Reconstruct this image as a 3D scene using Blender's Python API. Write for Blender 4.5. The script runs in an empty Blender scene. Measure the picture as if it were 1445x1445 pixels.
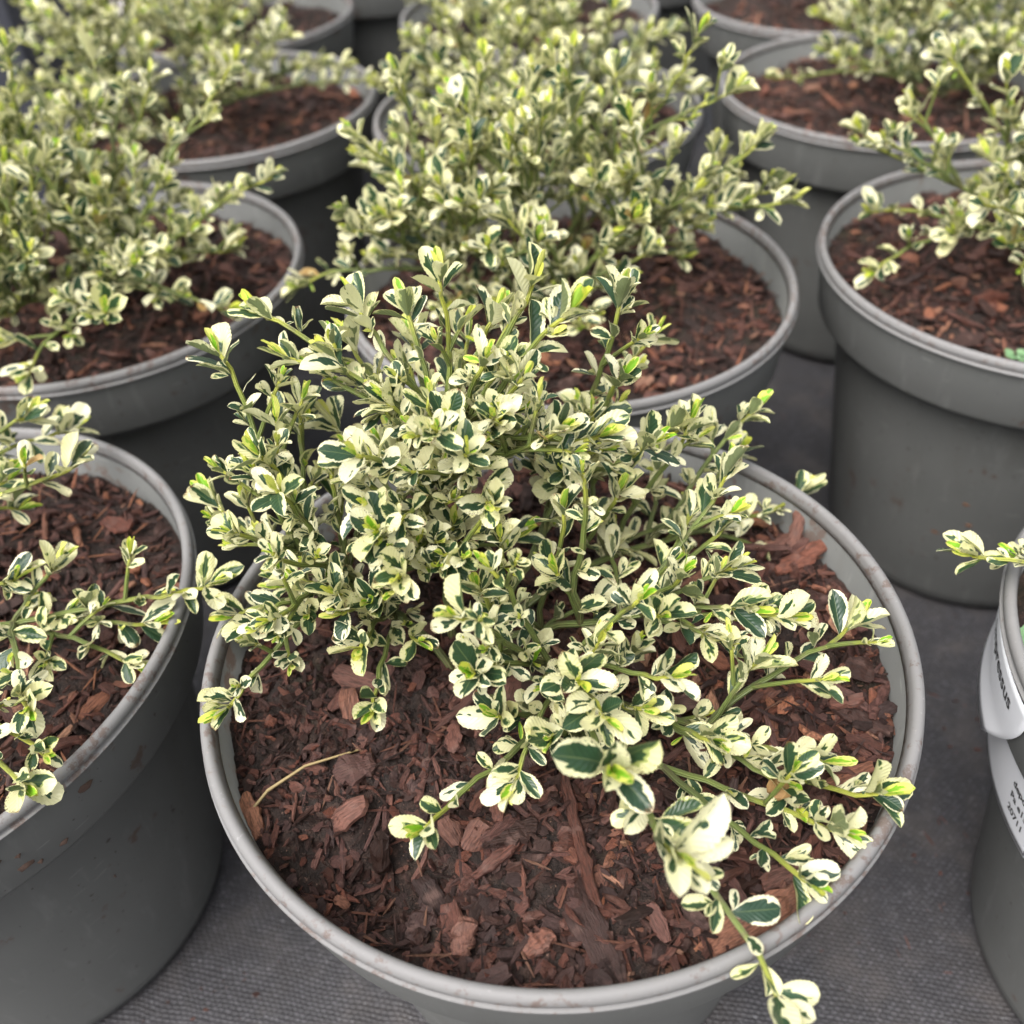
import bpy, bmesh, math, random
from mathutils import Vector, Matrix, noise
R = math.radians
rnd = random.Random(11)
S = bpy.context.scene
COL = S.collection

# ---------------------------------------------------------------- camera
CAM = Vector((0, 0, 0.413))
FPX, PITCH, ROLL, IMG = 1346.8, R(42.49), R(-4.16), 1445.0
_r = Vector((1, 0, 0)); _u = Vector((0, math.sin(PITCH), math.cos(PITCH)))
FWD = Vector((0, math.cos(PITCH), -math.sin(PITCH)))
CR = _r * math.cos(ROLL) + _u * math.sin(ROLL)
CU = -_r * math.sin(ROLL) + _u * math.cos(ROLL)
cam = bpy.data.cameras.new('camera'); cam_o = bpy.data.objects.new('camera', cam); COL.objects.link(cam_o)
m = Matrix((CR, CU, -FWD)).transposed().to_4x4(); m.translation = CAM
cam_o.matrix_world = m
cam.sensor_width = 36; cam.lens = 36 * FPX / IMG; cam.clip_start = 0.01; cam.clip_end = 60
cam.dof.use_dof = True; cam.dof.focus_distance = 0.275; cam.dof.aperture_fstop = 9.8
S.camera = cam_o

# ---------------------------------------------------------------- overcast sky, soft sun, exposure
SUN_EL, SUN_AZ = R(60), R(-138)
w = bpy.data.worlds.new('World'); S.world = w; w.use_nodes = True
nt = w.node_tree; bg = nt.nodes['Background']
sky = nt.nodes.new('ShaderNodeTexSky'); sky.sky_type = 'NISHITA'; sky.sun_disc = False
sky.sun_elevation = SUN_EL; sky.sun_rotation = SUN_AZ; sky.air_density = 1.0; sky.dust_density = 5.0
hs = nt.nodes.new('ShaderNodeHueSaturation'); hs.inputs['Saturation'].default_value = 0.22
nt.links.new(sky.outputs[0], hs.inputs['Color']); nt.links.new(hs.outputs[0], bg.inputs['Color'])
bg.inputs['Strength'].default_value = 0.15
sl = bpy.data.lights.new('sun', 'SUN'); sl.energy = 1.4; sl.angle = R(45); sl.color = (1, 0.965, 0.92)
so = bpy.data.objects.new('sun', sl); COL.objects.link(so)
sd = Vector((math.sin(SUN_AZ) * math.cos(SUN_EL), math.cos(SUN_AZ) * math.cos(SUN_EL), math.sin(SUN_EL)))
so.rotation_euler = sd.to_track_quat('Z', 'Y').to_euler(); so.location = (0, 0, 2)
vs = S.view_settings; vs.view_transform = 'Standard'; vs.look = 'None'; vs.exposure = 1.02; vs.gamma = 1
S.cycles.use_denoising = True
S.cycles.max_bounces = 6; S.cycles.diffuse_bounces = 4; S.cycles.glossy_bounces = 2; S.cycles.transmission_bounces = 3
S.cycles.use_adaptive_sampling = True; S.cycles.adaptive_threshold = 0.02

RIM = 0.18      # height of a pot's rim above the ground


def at(px, py, z):
    """world point at height z on the line of sight through a photo pixel (used to survey positions)"""
    x, y = (px - IMG / 2) / FPX, -(py - IMG / 2) / FPX
    d = FWD + CR * x + CU * y
    return CAM + d * ((z - CAM.z) / d.z)


def aty(px, py, Y):
    x, y = (px - IMG / 2) / FPX, -(py - IMG / 2) / FPX
    d = FWD + CR * x + CU * y
    return CAM + d * (Y / d.y)


def proj(p):
    v = p - CAM; f = v.dot(FWD)
    if f < 0.02: return (-9e3, -9e3, f)
    return (IMG / 2 + FPX * v.dot(CR) / f, IMG / 2 - FPX * v.dot(CU) / f, f)


# ---------------------------------------------------------------- helpers
def tag(o, label=None, cat=None, group=None, kind=None):
    if label: o['label'] = label
    if cat: o['category'] = cat
    if group: o['group'] = group
    if kind: o['kind'] = kind
    return o


def link(name, me, mat, parent=None, loc=(0, 0, 0)):
    o = bpy.data.objects.new(name, me); COL.objects.link(o)
    if mat and not me.materials: me.materials.append(mat)
    o.parent = parent; o.location = loc
    return o


def empty(name, loc):
    o = bpy.data.objects.new(name, None); o.empty_display_size = 0.02
    COL.objects.link(o); o.location = loc
    return o


def mesh(name, vs_, fs, smooth=True, seeds=None, lco=None, young=None):
    me = bpy.data.meshes.new(name); me.from_pydata(vs_, [], fs)
    if smooth: me.shade_smooth()
    if seeds is not None:
        a = me.attributes.new('seed', 'FLOAT', 'POINT'); a.data.foreach_set('value', seeds)
    if lco is not None:
        a = me.attributes.new('lco', 'FLOAT_VECTOR', 'POINT'); a.data.foreach_set('vector', [c for v in lco for c in v])
    if young is not None:
        a = me.attributes.new('young', 'FLOAT', 'POINT'); a.data.foreach_set('value', young)
    return me


class N:
    """tiny node-graph writer"""
    def __init__(s, name):
        s.m = bpy.data.materials.new(name); s.m.use_nodes = True; s.t = s.m.node_tree
        s.b = s.t.nodes['Principled BSDF']; s.out = s.t.nodes['Material Output']
    def n(s, typ, **kw):
        nd = s.t.nodes.new('ShaderNode' + typ)
        for k, v in kw.items(): setattr(nd, k, v)
        return nd
    def set(s, sock, v):
        if isinstance(v, bpy.types.NodeSocket): s.t.links.new(v, sock)
        elif isinstance(v, (tuple, list)) and len(v) == 3 and sock.type == 'RGBA': sock.default_value = (*v, 1)
        else: sock.default_value = v
    def math(s, op, a, b=0.0, c=0.0, clamp=False):
        nd = s.n('Math', operation=op, use_clamp=clamp)
        s.set(nd.inputs[0], a); s.set(nd.inputs[1], b)
        if op in ('MULTIPLY_ADD', 'SMOOTH_MIN', 'SMOOTH_MAX'): s.set(nd.inputs[2], c)
        return nd.outputs[0]
    def ss(s, x, lo, hi):
        nd = s.n('MapRange', interpolation_type='SMOOTHSTEP')
        s.set(nd.inputs[0], x); s.set(nd.inputs[1], lo); s.set(nd.inputs[2], hi)
        return nd.outputs[0]
    def noise(s, vec, scale, detail=2, w=None, rough=0.5):
        nd = s.n('TexNoise', noise_dimensions='3D')
        if w is not None:
            ad = s.n('VectorMath', operation='ADD'); s.set(ad.inputs[0], vec); s.set(ad.inputs[1], s.vec(0.0, 0.0, w)); vec = ad.outputs[0]
        if vec is not None: s.set(nd.inputs['Vector'], vec)
        s.set(nd.inputs['Scale'], scale); s.set(nd.inputs['Detail'], detail); s.set(nd.inputs['Roughness'], rough)
        return nd.outputs[0]
    def mix(s, f, a, b, mode='MIX'):
        nd = s.n('Mix', data_type='RGBA', blend_type=mode)
        s.set(nd.inputs[0], f); s.set(nd.inputs[6], a); s.set(nd.inputs[7], b)
        return nd.outputs[2]
    def ramp(s, x, pts):
        nd = s.n('ValToRGB'); e = nd.color_ramp.elements
        while len(e) < len(pts): e.new(0.5)
        for k, (p, c) in enumerate(pts): e[k].position = p; e[k].color = (*c, 1)
        s.set(nd.inputs[0], x)
        return nd.outputs[0]
    def vec(s, x, y, z=0.0):
        nd = s.n('CombineXYZ'); s.set(nd.inputs[0], x); s.set(nd.inputs[1], y); s.set(nd.inputs[2], z)
        return nd.outputs[0]
    def attr(s, name, out='Fac'):
        return s.n('Attribute', attribute_name=name).outputs[out]
    def rand(s):
        return s.math('FRACT', s.math('ADD', s.n('ObjectInfo').outputs['Random'], s.attr('seed')))
    def bump(s, h, strength, dist):
        nd = s.n('Bump'); s.set(nd.inputs['Strength'], strength); s.set(nd.inputs['Distance'], dist)
        s.set(nd.inputs['Height'], h); s.set(s.b.inputs['Normal'], nd.outputs[0])
        return nd.outputs[0]
    def P(s, **kw):
        for k, v in kw.items(): s.set(s.b.inputs[k.replace('_', ' ')], v)


# ---------------------------------------------------------------- materials
def mat_leaf(name, young):
    g = N(name)
    sep = g.n('SeparateXYZ'); g.set(sep.inputs[0], g.attr('lco', 'Vector'))
    u, v = sep.outputs[0], sep.outputs[1]
    rd = g.rand(); w_ = g.math('MULTIPLY', rd, 57.0)
    r2 = g.math('FRACT', g.math('MULTIPLY', rd, 7.31)); r3 = g.math('FRACT', g.math('MULTIPLY', rd, 23.7))
    r4 = g.math('FRACT', g.math('MULTIPLY', rd, 61.3))
    au0 = g.math('ABSOLUTE', u)
    us = g.math('ADD', u, g.math('MULTIPLY', g.math('SUBTRACT', r2, 0.5), 1.0))
    au = g.math('ABSOLUTE', us)
    vein = g.math('SUBTRACT', v, g.math('MULTIPLY', au0, 0.30))        # side veins run forward
    n1 = g.noise(g.vec(g.math('MULTIPLY', u, 1.0), g.math('MULTIPLY', vein, 2.0), 0), 1.7, 1.0, w_)
    n2 = g.noise(g.vec(g.math('MULTIPLY', u, 0.8), g.math('MULTIPLY', vein, 6.0), 3.0), 2.0, 1, w_)
    k = g.math('MULTIPLY_ADD', g.math('POWER', r3, 1.4), 0.92, 0.10 if not young else 0.05)
    k = g.math('SUBTRACT', k, g.math('MULTIPLY', au, 0.95))
    k = g.math('SUBTRACT', k, g.math('MULTIPLY', g.math('MAXIMUM', g.math('SUBTRACT', v, 0.55), 0.0), 1.0))
    k = g.math('ADD', k, g.math('MULTIPLY', g.math('SUBTRACT', n1, 0.48), 1.9))
    k = g.math('ADD', k, g.math('MULTIPLY', g.math('SUBTRACT', n2, 0.5), 0.28))
    k = g.math('SUBTRACT', k, g.math('MULTIPLY', g.ss(au0, 0.62, 0.95), 0.45))
    green = g.ss(k, -0.02, 0.03)
    mid = g.ss(g.math('ADD', k, g.math('MULTIPLY', g.math('MULTIPLY', r4, r4), 0.22)), -0.02, 0.03)
    fine = g.noise(g.vec(g.math('MULTIPLY', u, 6.0), g.math('MULTIPLY', v, 12.0), 0), 1.5, 2, w_)
    if young:
        cream = g.mix(r4, (0.68, 0.72, 0.09), (0.80, 0.78, 0.26))
        mg = (0.42, 0.60, 0.05); dk = g.mix(fine, (0.16, 0.42, 0.02), (0.30, 0.55, 0.04))
    else:
        cream = g.mix(r4, (0.86, 0.83, 0.60), (0.82, 0.79, 0.42))
        cream = g.mix(g.math('MULTIPLY', fine, 0.35), cream, (0.72, 0.69, 0.38))
        mg = g.mix(r2, (0.30, 0.36, 0.17), (0.44, 0.50, 0.15))
        dk = g.mix(fine, g.mix(r4, (0.014, 0.044, 0.024), (0.036, 0.090, 0.026)), (0.036, 0.076, 0.044))
    c = g.mix(mid, cream, mg); c = g.mix(green, c, dk)
    # brown flecks along ageing margins
    fl = g.noise(g.vec(g.math('MULTIPLY', u, 3.0), g.math('MULTIPLY', v, 6.0), 7.0), 5.0, 1, w_)
    edge = g.math('MULTIPLY_ADD', g.ss(au0, 0.45, 1.0), 0.14, 0.0)
    age = g.math('MULTIPLY', g.ss(r2, 0.35, 0.95), 0.10 if not young else 0.0)
    br = g.ss(g.math('ADD', g.math('ADD', fl, edge), age), 0.80, 0.86)
    c = g.mix(br, c, (0.10, 0.045, 0.018))
    tip = g.math('MULTIPLY', g.ss(g.math('ADD', v, g.math('MULTIPLY', g.math('SUBTRACT', fl, 0.5), 0.5)), 0.93, 1.0), g.ss(r3, 0.0, 0.001))
    tip = g.math('MULTIPLY', tip, g.math('GREATER_THAN', g.math('FRACT', g.math('MULTIPLY', rd, 133.7)), 0.86))
    c = g.mix(tip, c, (0.20, 0.075, 0.025))
    dry = g.math('GREATER_THAN', g.math('FRACT', g.math('MULTIPLY', rd, 211.3)), 0.996 if not young else 2.0)
    c = g.mix(g.math('MULTIPLY', dry, 0.85), c, g.mix(fine, (0.30, 0.14, 0.04), (0.46, 0.30, 0.10)))
    # pale midrib
    mr = g.math('SUBTRACT', 1.0, g.ss(au0, 0.02, 0.07))
    c = g.mix(g.math('MULTIPLY', mr, 0.15), c, (0.45, 0.52, 0.20))
    vh = g.math('SINE', g.math('MULTIPLY', vein, 52.0))
    h = g.math('ADD', g.math('MULTIPLY', vh, g.math('MULTIPLY_ADD', au0, 0.6, 0.2)), g.math('MULTIPLY', mr, -1.2))
    back = g.n('NewGeometry').outputs['Backfacing']
    c = g.mix(g.math('MULTIPLY', back, 0.30), c, (0.52, 0.55, 0.26) if not young else (0.6, 0.68, 0.15))
    nb = g.bump(h, 0.40, 0.00020)
    g.P(Base_Color=c, Roughness=0.30 if not young else 0.38, IOR=1.45)
    g.b.inputs['Specular IOR Level'].default_value = 0.62
    tr = g.n('BsdfTranslucent'); g.set(tr.inputs[0], g.mix(0.35, c, (0.90, 0.88, 0.40), 'MULTIPLY')); g.set(tr.inputs[1], nb)
    ms = g.n('MixShader'); ms.inputs[0].default_value = 0.30
    g.t.links.new(g.b.outputs[0], ms.inputs[1]); g.t.links.new(tr.outputs[0], ms.inputs[2])
    g.t.links.new(ms.outputs[0], g.out.inputs[0])
    return g.m


def mat_stem():
    g = N('stem_bark')
    co = g.n('TexCoord').outputs['Object']
    sep = g.n('SeparateXYZ'); g.set(sep.inputs[0], g.attr('lco', 'Vector'))
    t, ang = sep.outputs[0], sep.outputs[1]
    n1 = g.noise(co, 260, 3)
    c = g.ramp(t, [(0.0, (0.10, 0.085, 0.04)), (0.2, (0.10, 0.125, 0.04)), (0.7, (0.16, 0.20, 0.045)), (1.0, (0.42, 0.42, 0.05))])
    c = g.mix(g.ss(n1, 0.52, 0.7), c, (0.16, 0.15, 0.06))
    rid = g.math('SINE', g.math('MULTIPLY', ang, 7.0))
    c = g.mix(g.math('MULTIPLY', g.ss(rid, 0.2, 1.0), 0.3), c, (0.24, 0.34, 0.10))
    g.bump(g.math('ADD', rid, g.math('MULTIPLY', n1, 2)), 0.6, 0.0003)
    g.P(Base_Color=c, Roughness=0.5)
    return g.m


def mat_chip():
    g = N('bark_chip')
    lco = g.attr('lco', 'Vector'); rd = g.rand(); w_ = g.math('MULTIPLY', rd, 91.0)
    mp = g.n('Mapping'); g.set(mp.inputs[0], lco); mp.inputs['Scale'].default_value = (1.2, 9, 9)
    fib = g.noise(mp.outputs[0], 3.0, 4, w_, 0.65)
    blot = g.noise(lco, 2.5, 3, w_)
    base = g.ramp(rd, [(0.0, (0.018, 0.009, 0.007)), (0.25, (0.055, 0.024, 0.018)), (0.50, (0.118, 0.046, 0.034)),
                       (0.75, (0.180, 0.078, 0.056)), (0.91, (0.29, 0.125, 0.076)), (1.0, (0.40, 0.21, 0.13))])
    hue = g.math('FRACT', g.math('MULTIPLY', rd, 17.3))
    base = g.mix(g.math('MULTIPLY', g.ss(hue, 0.35, 0.9), 0.55), base, g.mix(0.5, base, (0.10, 0.062, 0.062)))
    base = g.mix(g.math('MULTIPLY', g.ss(hue, 0.28, 0.0), 0.6), base, g.mix(1.0, base, (1.35, 1.0, 0.75), 'MULTIPLY'))
    c = g.mix(g.ss(fib, 0.35, 0.62), g.mix(0.62, base, (0.018, 0.010, 0.008)), base)
    c = g.mix(g.math('MULTIPLY', g.ss(blot, 0.55, 0.75), 0.5), c, (0.18, 0.108, 0.09))
    g.bump(g.math('ADD', fib, g.math('MULTIPLY', blot, 0.5)), 0.9, 0.0009)
    g.P(Base_Color=c, Roughness=g.math('MULTIPLY_ADD', blot, 0.4, 0.35))
    g.b.inputs['Specular IOR Level'].default_value = 0.35
    return g.m


def mat_soil():
    g = N('potting_compost')
    co = g.n('TexCoord').outputs['Object']
    n1 = g.noise(co, 230, 5, None, 0.7); n2 = g.noise(co, 900, 3, None, 0.7); n3 = g.noise(co, 30, 2)
    c = g.ramp(n1, [(0.3, (0.008, 0.005, 0.004)), (0.52, (0.028, 0.015, 0.011)), (0.78, (0.10, 0.052, 0.038))])
    c = g.mix(g.ss(n2, 0.62, 0.72), c, (0.24, 0.14, 0.105))
    c = g.mix(g.math('MULTIPLY', g.ss(n3, 0.58, 0.75), 0.35), c, (0.05, 0.05, 0.018))
    g.bump(g.math('ADD', n1, g.math('MULTIPLY', n2, 0.6)), 1.0, 0.003)
    g.P(Base_Color=c, Roughness=0.85)
    return g.m


def mat_pot(name, lip):
    g = N(name)
    co = g.n('TexCoord').outputs['Object']; geo = g.n('NewGeometry')
    rd = g.n('ObjectInfo').outputs['Random']; w_ = g.math('MULTIPLY', rd, 40.0)
    sep = g.n('SeparateXYZ'); g.set(sep.inputs[0], co)
    n1 = g.noise(co, 22, 4, w_, 0.6)
    st = g.n('Mapping'); g.set(st.inputs[0], co); st.inputs['Scale'].default_value = (1, 1, 0.18)
    n2 = g.noise(st.outputs[0], 130, 4, w_, 0.6)
    c = g.mix(n1, (0.098, 0.101, 0.097), (0.138, 0.139, 0.134))
    c = g.mix(g.math('MULTIPLY', g.ss(n2, 0.56, 0.72), 0.30), c, (0.20, 0.20, 0.195))
    wm = g.noise(st.outputs[0], 38, 5, w_, 0.7)
    c = g.mix(g.math('MULTIPLY', g.ss(wm, 0.52, 0.70), 0.32), c, (0.100, 0.097, 0.088))
    scr = g.n('Mapping'); g.set(scr.inputs[0], co); scr.inputs['Rotation'].default_value = (0.3, 0.2, 0.6); scr.inputs['Scale'].default_value = (1, 1, 9)
    sr_ = g.noise(scr.outputs[0], 60, 2, w_)
    c = g.mix(g.math('MULTIPLY', g.ss(sr_, 0.70, 0.74), 0.35), c, (0.26, 0.26, 0.25))
    # dried compost splashes and specks
    sp = g.noise(co, 75, 4, w_, 0.65); sp2 = g.noise(co, 14, 2, w_)
    dirt = g.math('MULTIPLY', g.ss(g.math('ADD', sp, g.math('MULTIPLY', g.math('SUBTRACT', sp2, 0.5), 0.6)), 0.645, 0.74), 0.75)
    c = g.mix(dirt, c, (0.085, 0.050, 0.036))
    spk = g.noise(co, 330, 2, w_)
    c = g.mix(g.math('MULTIPLY', g.ss(spk, 0.70, 0.75), 0.8), c, (0.04, 0.028, 0.022))
    if lip:
        c = g.mix(0.6, c, (0.245, 0.236, 0.236))
        sc = g.noise(co, 260, 4, w_, 0.7)
        c = g.mix(g.math('MULTIPLY', g.ss(g.math('ADD', sc, g.math('MULTIPLY', g.math('SUBTRACT', sp2, 0.5), 0.5)), 0.54, 0.66), 0.7), c, (0.11, 0.07, 0.055))
        sc2 = g.noise(co, 520, 3, w_, 0.7)
        c = g.mix(g.math('MULTIPLY', g.ss(sc2, 0.62, 0.72), 0.25), c, (0.45, 0.44, 0.43))
    g.bump(g.math('ADD', g.math('MULTIPLY', n2, 0.5), g.math('MULTIPLY', spk, 0.3)), 0.25, 0.0006)
    g.P(Base_Color=c, Roughness=g.math('MULTIPLY_ADD', n1, 0.25, 0.45 if not lip else 0.52))
    g.b.inputs['Specular IOR Level'].default_value = 0.38
    return g.m


def mat_fabric():
    g = N('woven_ground_fabric')
    co = g.n('TexCoord').outputs['Object']
    wv = g.noise(co, 9, 2)
    off = g.n('VectorMath', operation='MULTIPLY_ADD')
    g.set(off.inputs[0], g.n('TexNoise').outputs['Color']); nn = off.inputs[0].links[0].from_node
    g.set(nn.inputs['Vector'], co); nn.inputs['Scale'].default_value = 60
    off.inputs[1].default_value = (0.0045, 0.0034, 0); g.set(off.inputs[2], co)
    rot = g.n('Mapping'); g.set(rot.inputs[0], off.outputs[0]); rot.inputs['Rotation'].default_value = (0, 0, R(14))
    br = g.n('TexBrick'); g.set(br.inputs['Vector'], rot.outputs[0]); br.inputs['Scale'].default_value = 1
    br.inputs['Brick Width'].default_value = 0.0027; br.inputs['Row Height'].default_value = 0.0019
    br.inputs['Mortar Size'].default_value = 0.0009; br.inputs['Mortar Smooth'].default_value = 1.0
    br.inputs['Bias'].default_value = -0.35; br.inputs['Color1'].default_value = (0.042, 0.040, 0.045, 1); br.inputs['Color2'].default_value = (0.110, 0.106, 0.118, 1)
    br.inputs['Mortar'].default_value = (0.026, 0.025, 0.028, 1)
    c = br.outputs[0]
    big = g.noise(co, 26, 4, None, 0.65)
    c = g.mix(g.math('MULTIPLY', g.ss(big, 0.45, 0.70), 0.7), c, (0.076, 0.067, 0.064))
    g2 = g.noise(co, 55, 3, None, 0.6)
    c = g.mix(g.math('MULTIPLY', g.ss(g2, 0.50, 0.72), 0.7), c, (0.034, 0.031, 0.032))
    sp = g.noise(co, 700, 1)
    c = g.mix(g.math('MULTIPLY', g.ss(sp, 0.66, 0.74), 0.5), c, (0.22, 0.22, 0.23))
    h = g.math('SUBTRACT', 1.0, br.outputs[1])
    g.bump(g.math('ADD', h, g.math('MULTIPLY', g2, 0.8)), 0.5, 0.0006)
    g.P(Base_Color=c, Roughness=0.62)
    return g.m


def mat_plain(name, c1, c2, scale, rough=0.6, b=0.0006):
    g = N(name); co = g.n('TexCoord').outputs['Object']
    n1 = g.noise(co, scale, 5, None, 0.65)
    g.P(Base_Color=g.mix(n1, c1, c2), Roughness=rough); g.bump(n1, 0.5, b)
    return g.m


M = dict(leaf=mat_leaf('variegated_leaf', False), young=mat_leaf('young_leaf', True), stem=mat_stem(), chip=mat_chip(),
         soil=mat_soil(), pot=mat_pot('grey_pot_plastic', False), lip=mat_pot('scuffed_pot_rim', True), fabric=mat_fabric(),
         paper=mat_plain('label_paper', (0.80, 0.81, 0.85), (0.86, 0.87, 0.90), 60, 0.35, 0.0001),
         ink=mat_plain('label_ink', (0.012, 0.012, 0.014), (0.02, 0.02, 0.022), 50),
         straw=mat_plain('dry_straw', (0.20, 0.14, 0.06), (0.34, 0.26, 0.12), 300),
         mud=mat_plain('dried_mud', (0.05, 0.03, 0.022), (0.10, 0.06, 0.045), 300, 0.9), rust=mat_plain('orange_mud', (0.12, 0.05, 0.022), (0.20, 0.085, 0.04), 300, 0.9),
         weed=mat_plain('weed_green', (0.10, 0.22, 0.10), (0.20, 0.32, 0.16), 200, 0.5),
         brownbud=mat_plain('withered_brown', (0.13, 0.06, 0.02), (0.42, 0.26, 0.10), 500, 0.7),
         concrete=mat_plain('pale_concrete', (0.30, 0.27, 0.265), (0.42, 0.385, 0.38), 60, 0.85),
         slate=mat_plain('slate_plastic', (0.035, 0.037, 0.048), (0.05, 0.052, 0.065), 20, 0.5))

# ---------------------------------------------------------------- ground
nx = 60
gv = []; gf = []
for j in range(nx + 1):
    for i in range(nx + 1):
        x = -1.6 + 3.2 * i / nx; y = -0.6 + 3.6 * j / nx
        z = 0.0025 * noise.noise(Vector((x * 5, y * 5, 1))) - 0.0025
        gv.append((x, y, z))
for j in range(nx):
    for i in range(nx):
        a = j * (nx + 1) + i; gf.append((a, a + 1, a + nx + 2, a + nx + 1))
tag(link('ground', mesh('ground', gv, gf), M['fabric']), 'dark woven ground cover fabric under the pots', None, None, 'structure')


# ---------------------------------------------------------------- pots
def lathe(name, prof, seg=128, closed=True, wob=0.0, seed=0):
    vs_, fs = [], []
    n = len(prof)
    for s in range(seg):
        a = 2 * math.pi * s / seg; c, sn = math.cos(a), math.sin(a)
        for (r, z) in prof:
            k = 1 + wob * math.sin(2 * a + seed) + wob * 0.6 * math.sin(3 * a + seed * 2.3)
            vs_.append((r * k * c, r * k * sn, z))
    for s in range(seg):
        t = (s + 1) % seg
        for i in range(n if closed else n - 1):
            j = (i + 1) % n
            fs.append((s * n + i, t * n + i, t * n + j, s * n + j))
    return mesh(name, vs_, fs)


def arc(cx, cz, rx, rz, a0, a1, k):
    return [(cx + rx * math.cos(R(a0 + (a1 - a0) * i / k)), cz + rz * math.sin(R(a0 + (a1 - a0) * i / k))) for i in range(k + 1)]


BODY = [(0.0, 0.004), (0.066, 0.004), (0.068, 0.001), (0.0735, 0.0008), (0.0758, 0.0035), (0.0770, 0.010), (0.0835, 0.060), (0.0890, 0.102), (0.0945, 0.1435), (0.0965, 0.1475),
        (0.1046, 0.1500), (0.1064, 0.1755), (0.1052, 0.1755), (0.1036, 0.1515), (0.0950, 0.1488), (0.0930, 0.1435), (0.0822, 0.060), (0.0745, 0.012), (0.0, 0.012)]
COLLAR = [(0.0960, 0.1446), (0.1030, 0.1440), (0.1043, 0.1447), (0.1049, 0.1462), (0.1081, 0.1735), (0.1081, 0.1760), (0.1065, 0.1760), (0.1047, 0.1470)]
LIP = ([(0.1049, 0.1745), (0.1056, 0.1768)] + arc(0.1076, 0.1770, 0.0019, 0.0023, 172, 0, 10)
       + [(0.1095, 0.1760), (0.1089, 0.1754), (0.1090, 0.1746), (0.1099, 0.1744), (0.1101, 0.1740), (0.1097, 0.1736), (0.1082, 0.1734), (0.1076, 0.1745)])


def pot(cx, cy, label, seed, sc=1.0):
    t = empty('plant_pot', (cx, cy, 0)); t.scale = (sc, sc, 1)
    tag(t, label, 'plant pot', 'grey pots standing on the ground fabric')
    wob = 0.005
    link('body', lathe('pot_body', BODY, 128, True, wob, seed), M['pot'], t)
    link('collar', lathe('pot_collar', COLLAR, 128, True, wob, seed), M['pot'], t)
    link('rim', lathe('pot_rim', LIP, 160, True, wob, seed), M['lip'], t)
    return t


# ---------------------------------------------------------------- bark chips
def chip_mesh(name, r, L, W, T, splint, n=5, K=8):
    """an irregular splintered slab: rings of eight points along the grain"""
    vs_, fs, lco = [], [], []
    bend = r.uniform(-0.25, 0.25) * L * 0.3; tw = r.uniform(-0.5, 0.5)
    for i in range(n + 1):
        t = i / n
        taper = (math.sin(math.pi * (0.12 + 0.76 * t)) ** (0.35 + splint)) * r.uniform(0.82, 1.1)
        cx = (t - 0.5) * L
        off = r.uniform(-0.1, 0.1) * W
        for k in range(K):
            a = 2 * math.pi * k / K + 0.39
            sx = math.copysign(abs(math.cos(a)) ** 0.55, math.cos(a)); sz = math.copysign(abs(math.sin(a)) ** 0.55, math.sin(a))
            y = sx * W * 0.5 * taper * r.uniform(0.87, 1.1) + off; z = sz * T * 0.5 * (0.5 + 0.5 * taper) * r.uniform(0.72, 1.15)
            tt = tw * (t - 0.5); y, z = y * math.cos(tt) - z * math.sin(tt), y * math.sin(tt) + z * math.cos(tt)
            x = cx + r.uniform(-0.3, 0.3) * L / n
            z += bend * 4 * (t - 0.5) ** 2
            vs_.append((x, y, z)); lco.append((x * 70, y * 70, z * 70))
    for i in range(n):
        for k in range(K):
            a = i * K + k; b = i * K + (k + 1) % K
            fs.append((a, a + K, b + K, b))
    fs.append(tuple(range(K))); fs.append(tuple(reversed([n * K + k for k in range(K)])))
    return mesh(name, vs_, fs, False, [0.0] * len(vs_), lco)


cr = random.Random(5)
CHIPS = []; CHIPS_LO = []
for i in range(26):
    kind = cr.random()
    if kind < 0.40: L, W, T, sp = cr.uniform(.016, .030), cr.uniform(.0022, .0042), cr.uniform(.0012, .0024), 0.5      # splinters
    elif kind < 0.75: L, W, T, sp = cr.uniform(.010, .019), cr.uniform(.0050, .0085), cr.uniform(.0014, .0030), 0.15   # slabs
    else: L, W, T, sp = cr.uniform(.007, .011), cr.uniform(.005, .0075), cr.uniform(.002, .0045), 0.1                  # nuggets
    CHIPS.append((chip_mesh('bark_chip', cr, L, W, T, sp), L, W, T)); CHIPS_LO.append((chip_mesh('bark_fragment', cr, L, W, T, sp + .2, 3, 5), L, W, T))


def soil_z(x, y, seed):
    v = Vector((x * 24, y * 24, seed * 7.7))
    z = RIM - 0.0195 + 0.0045 * noise.noise(v) + 0.0030 * noise.noise(v * 3.1) + 0.0018 * noise.noise(v * 9)
    rr = math.hypot(x, y) / 0.1
    return z + 0.004 * (1 - rr * rr)


def add_joined(acc, me, mtx, seed):
    vs_, fs, sd_, lc = acc
    b = len(vs_); key = me.name
    if key not in CACHE:
        CACHE[key] = ([v.co.copy() for v in me.vertices], [tuple(p.vertices) for p in me.polygons],
                      [tuple(d.vector) for d in me.attributes['lco'].data])
    V, F, L_ = CACHE[key]
    vs_.extend([tuple(mtx @ v) for v in V]); fs.extend([tuple(b + i for i in f) for f in F])
    sd_.extend([seed] * len(V)); lc.extend(L_)


CACHE = {}


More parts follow.
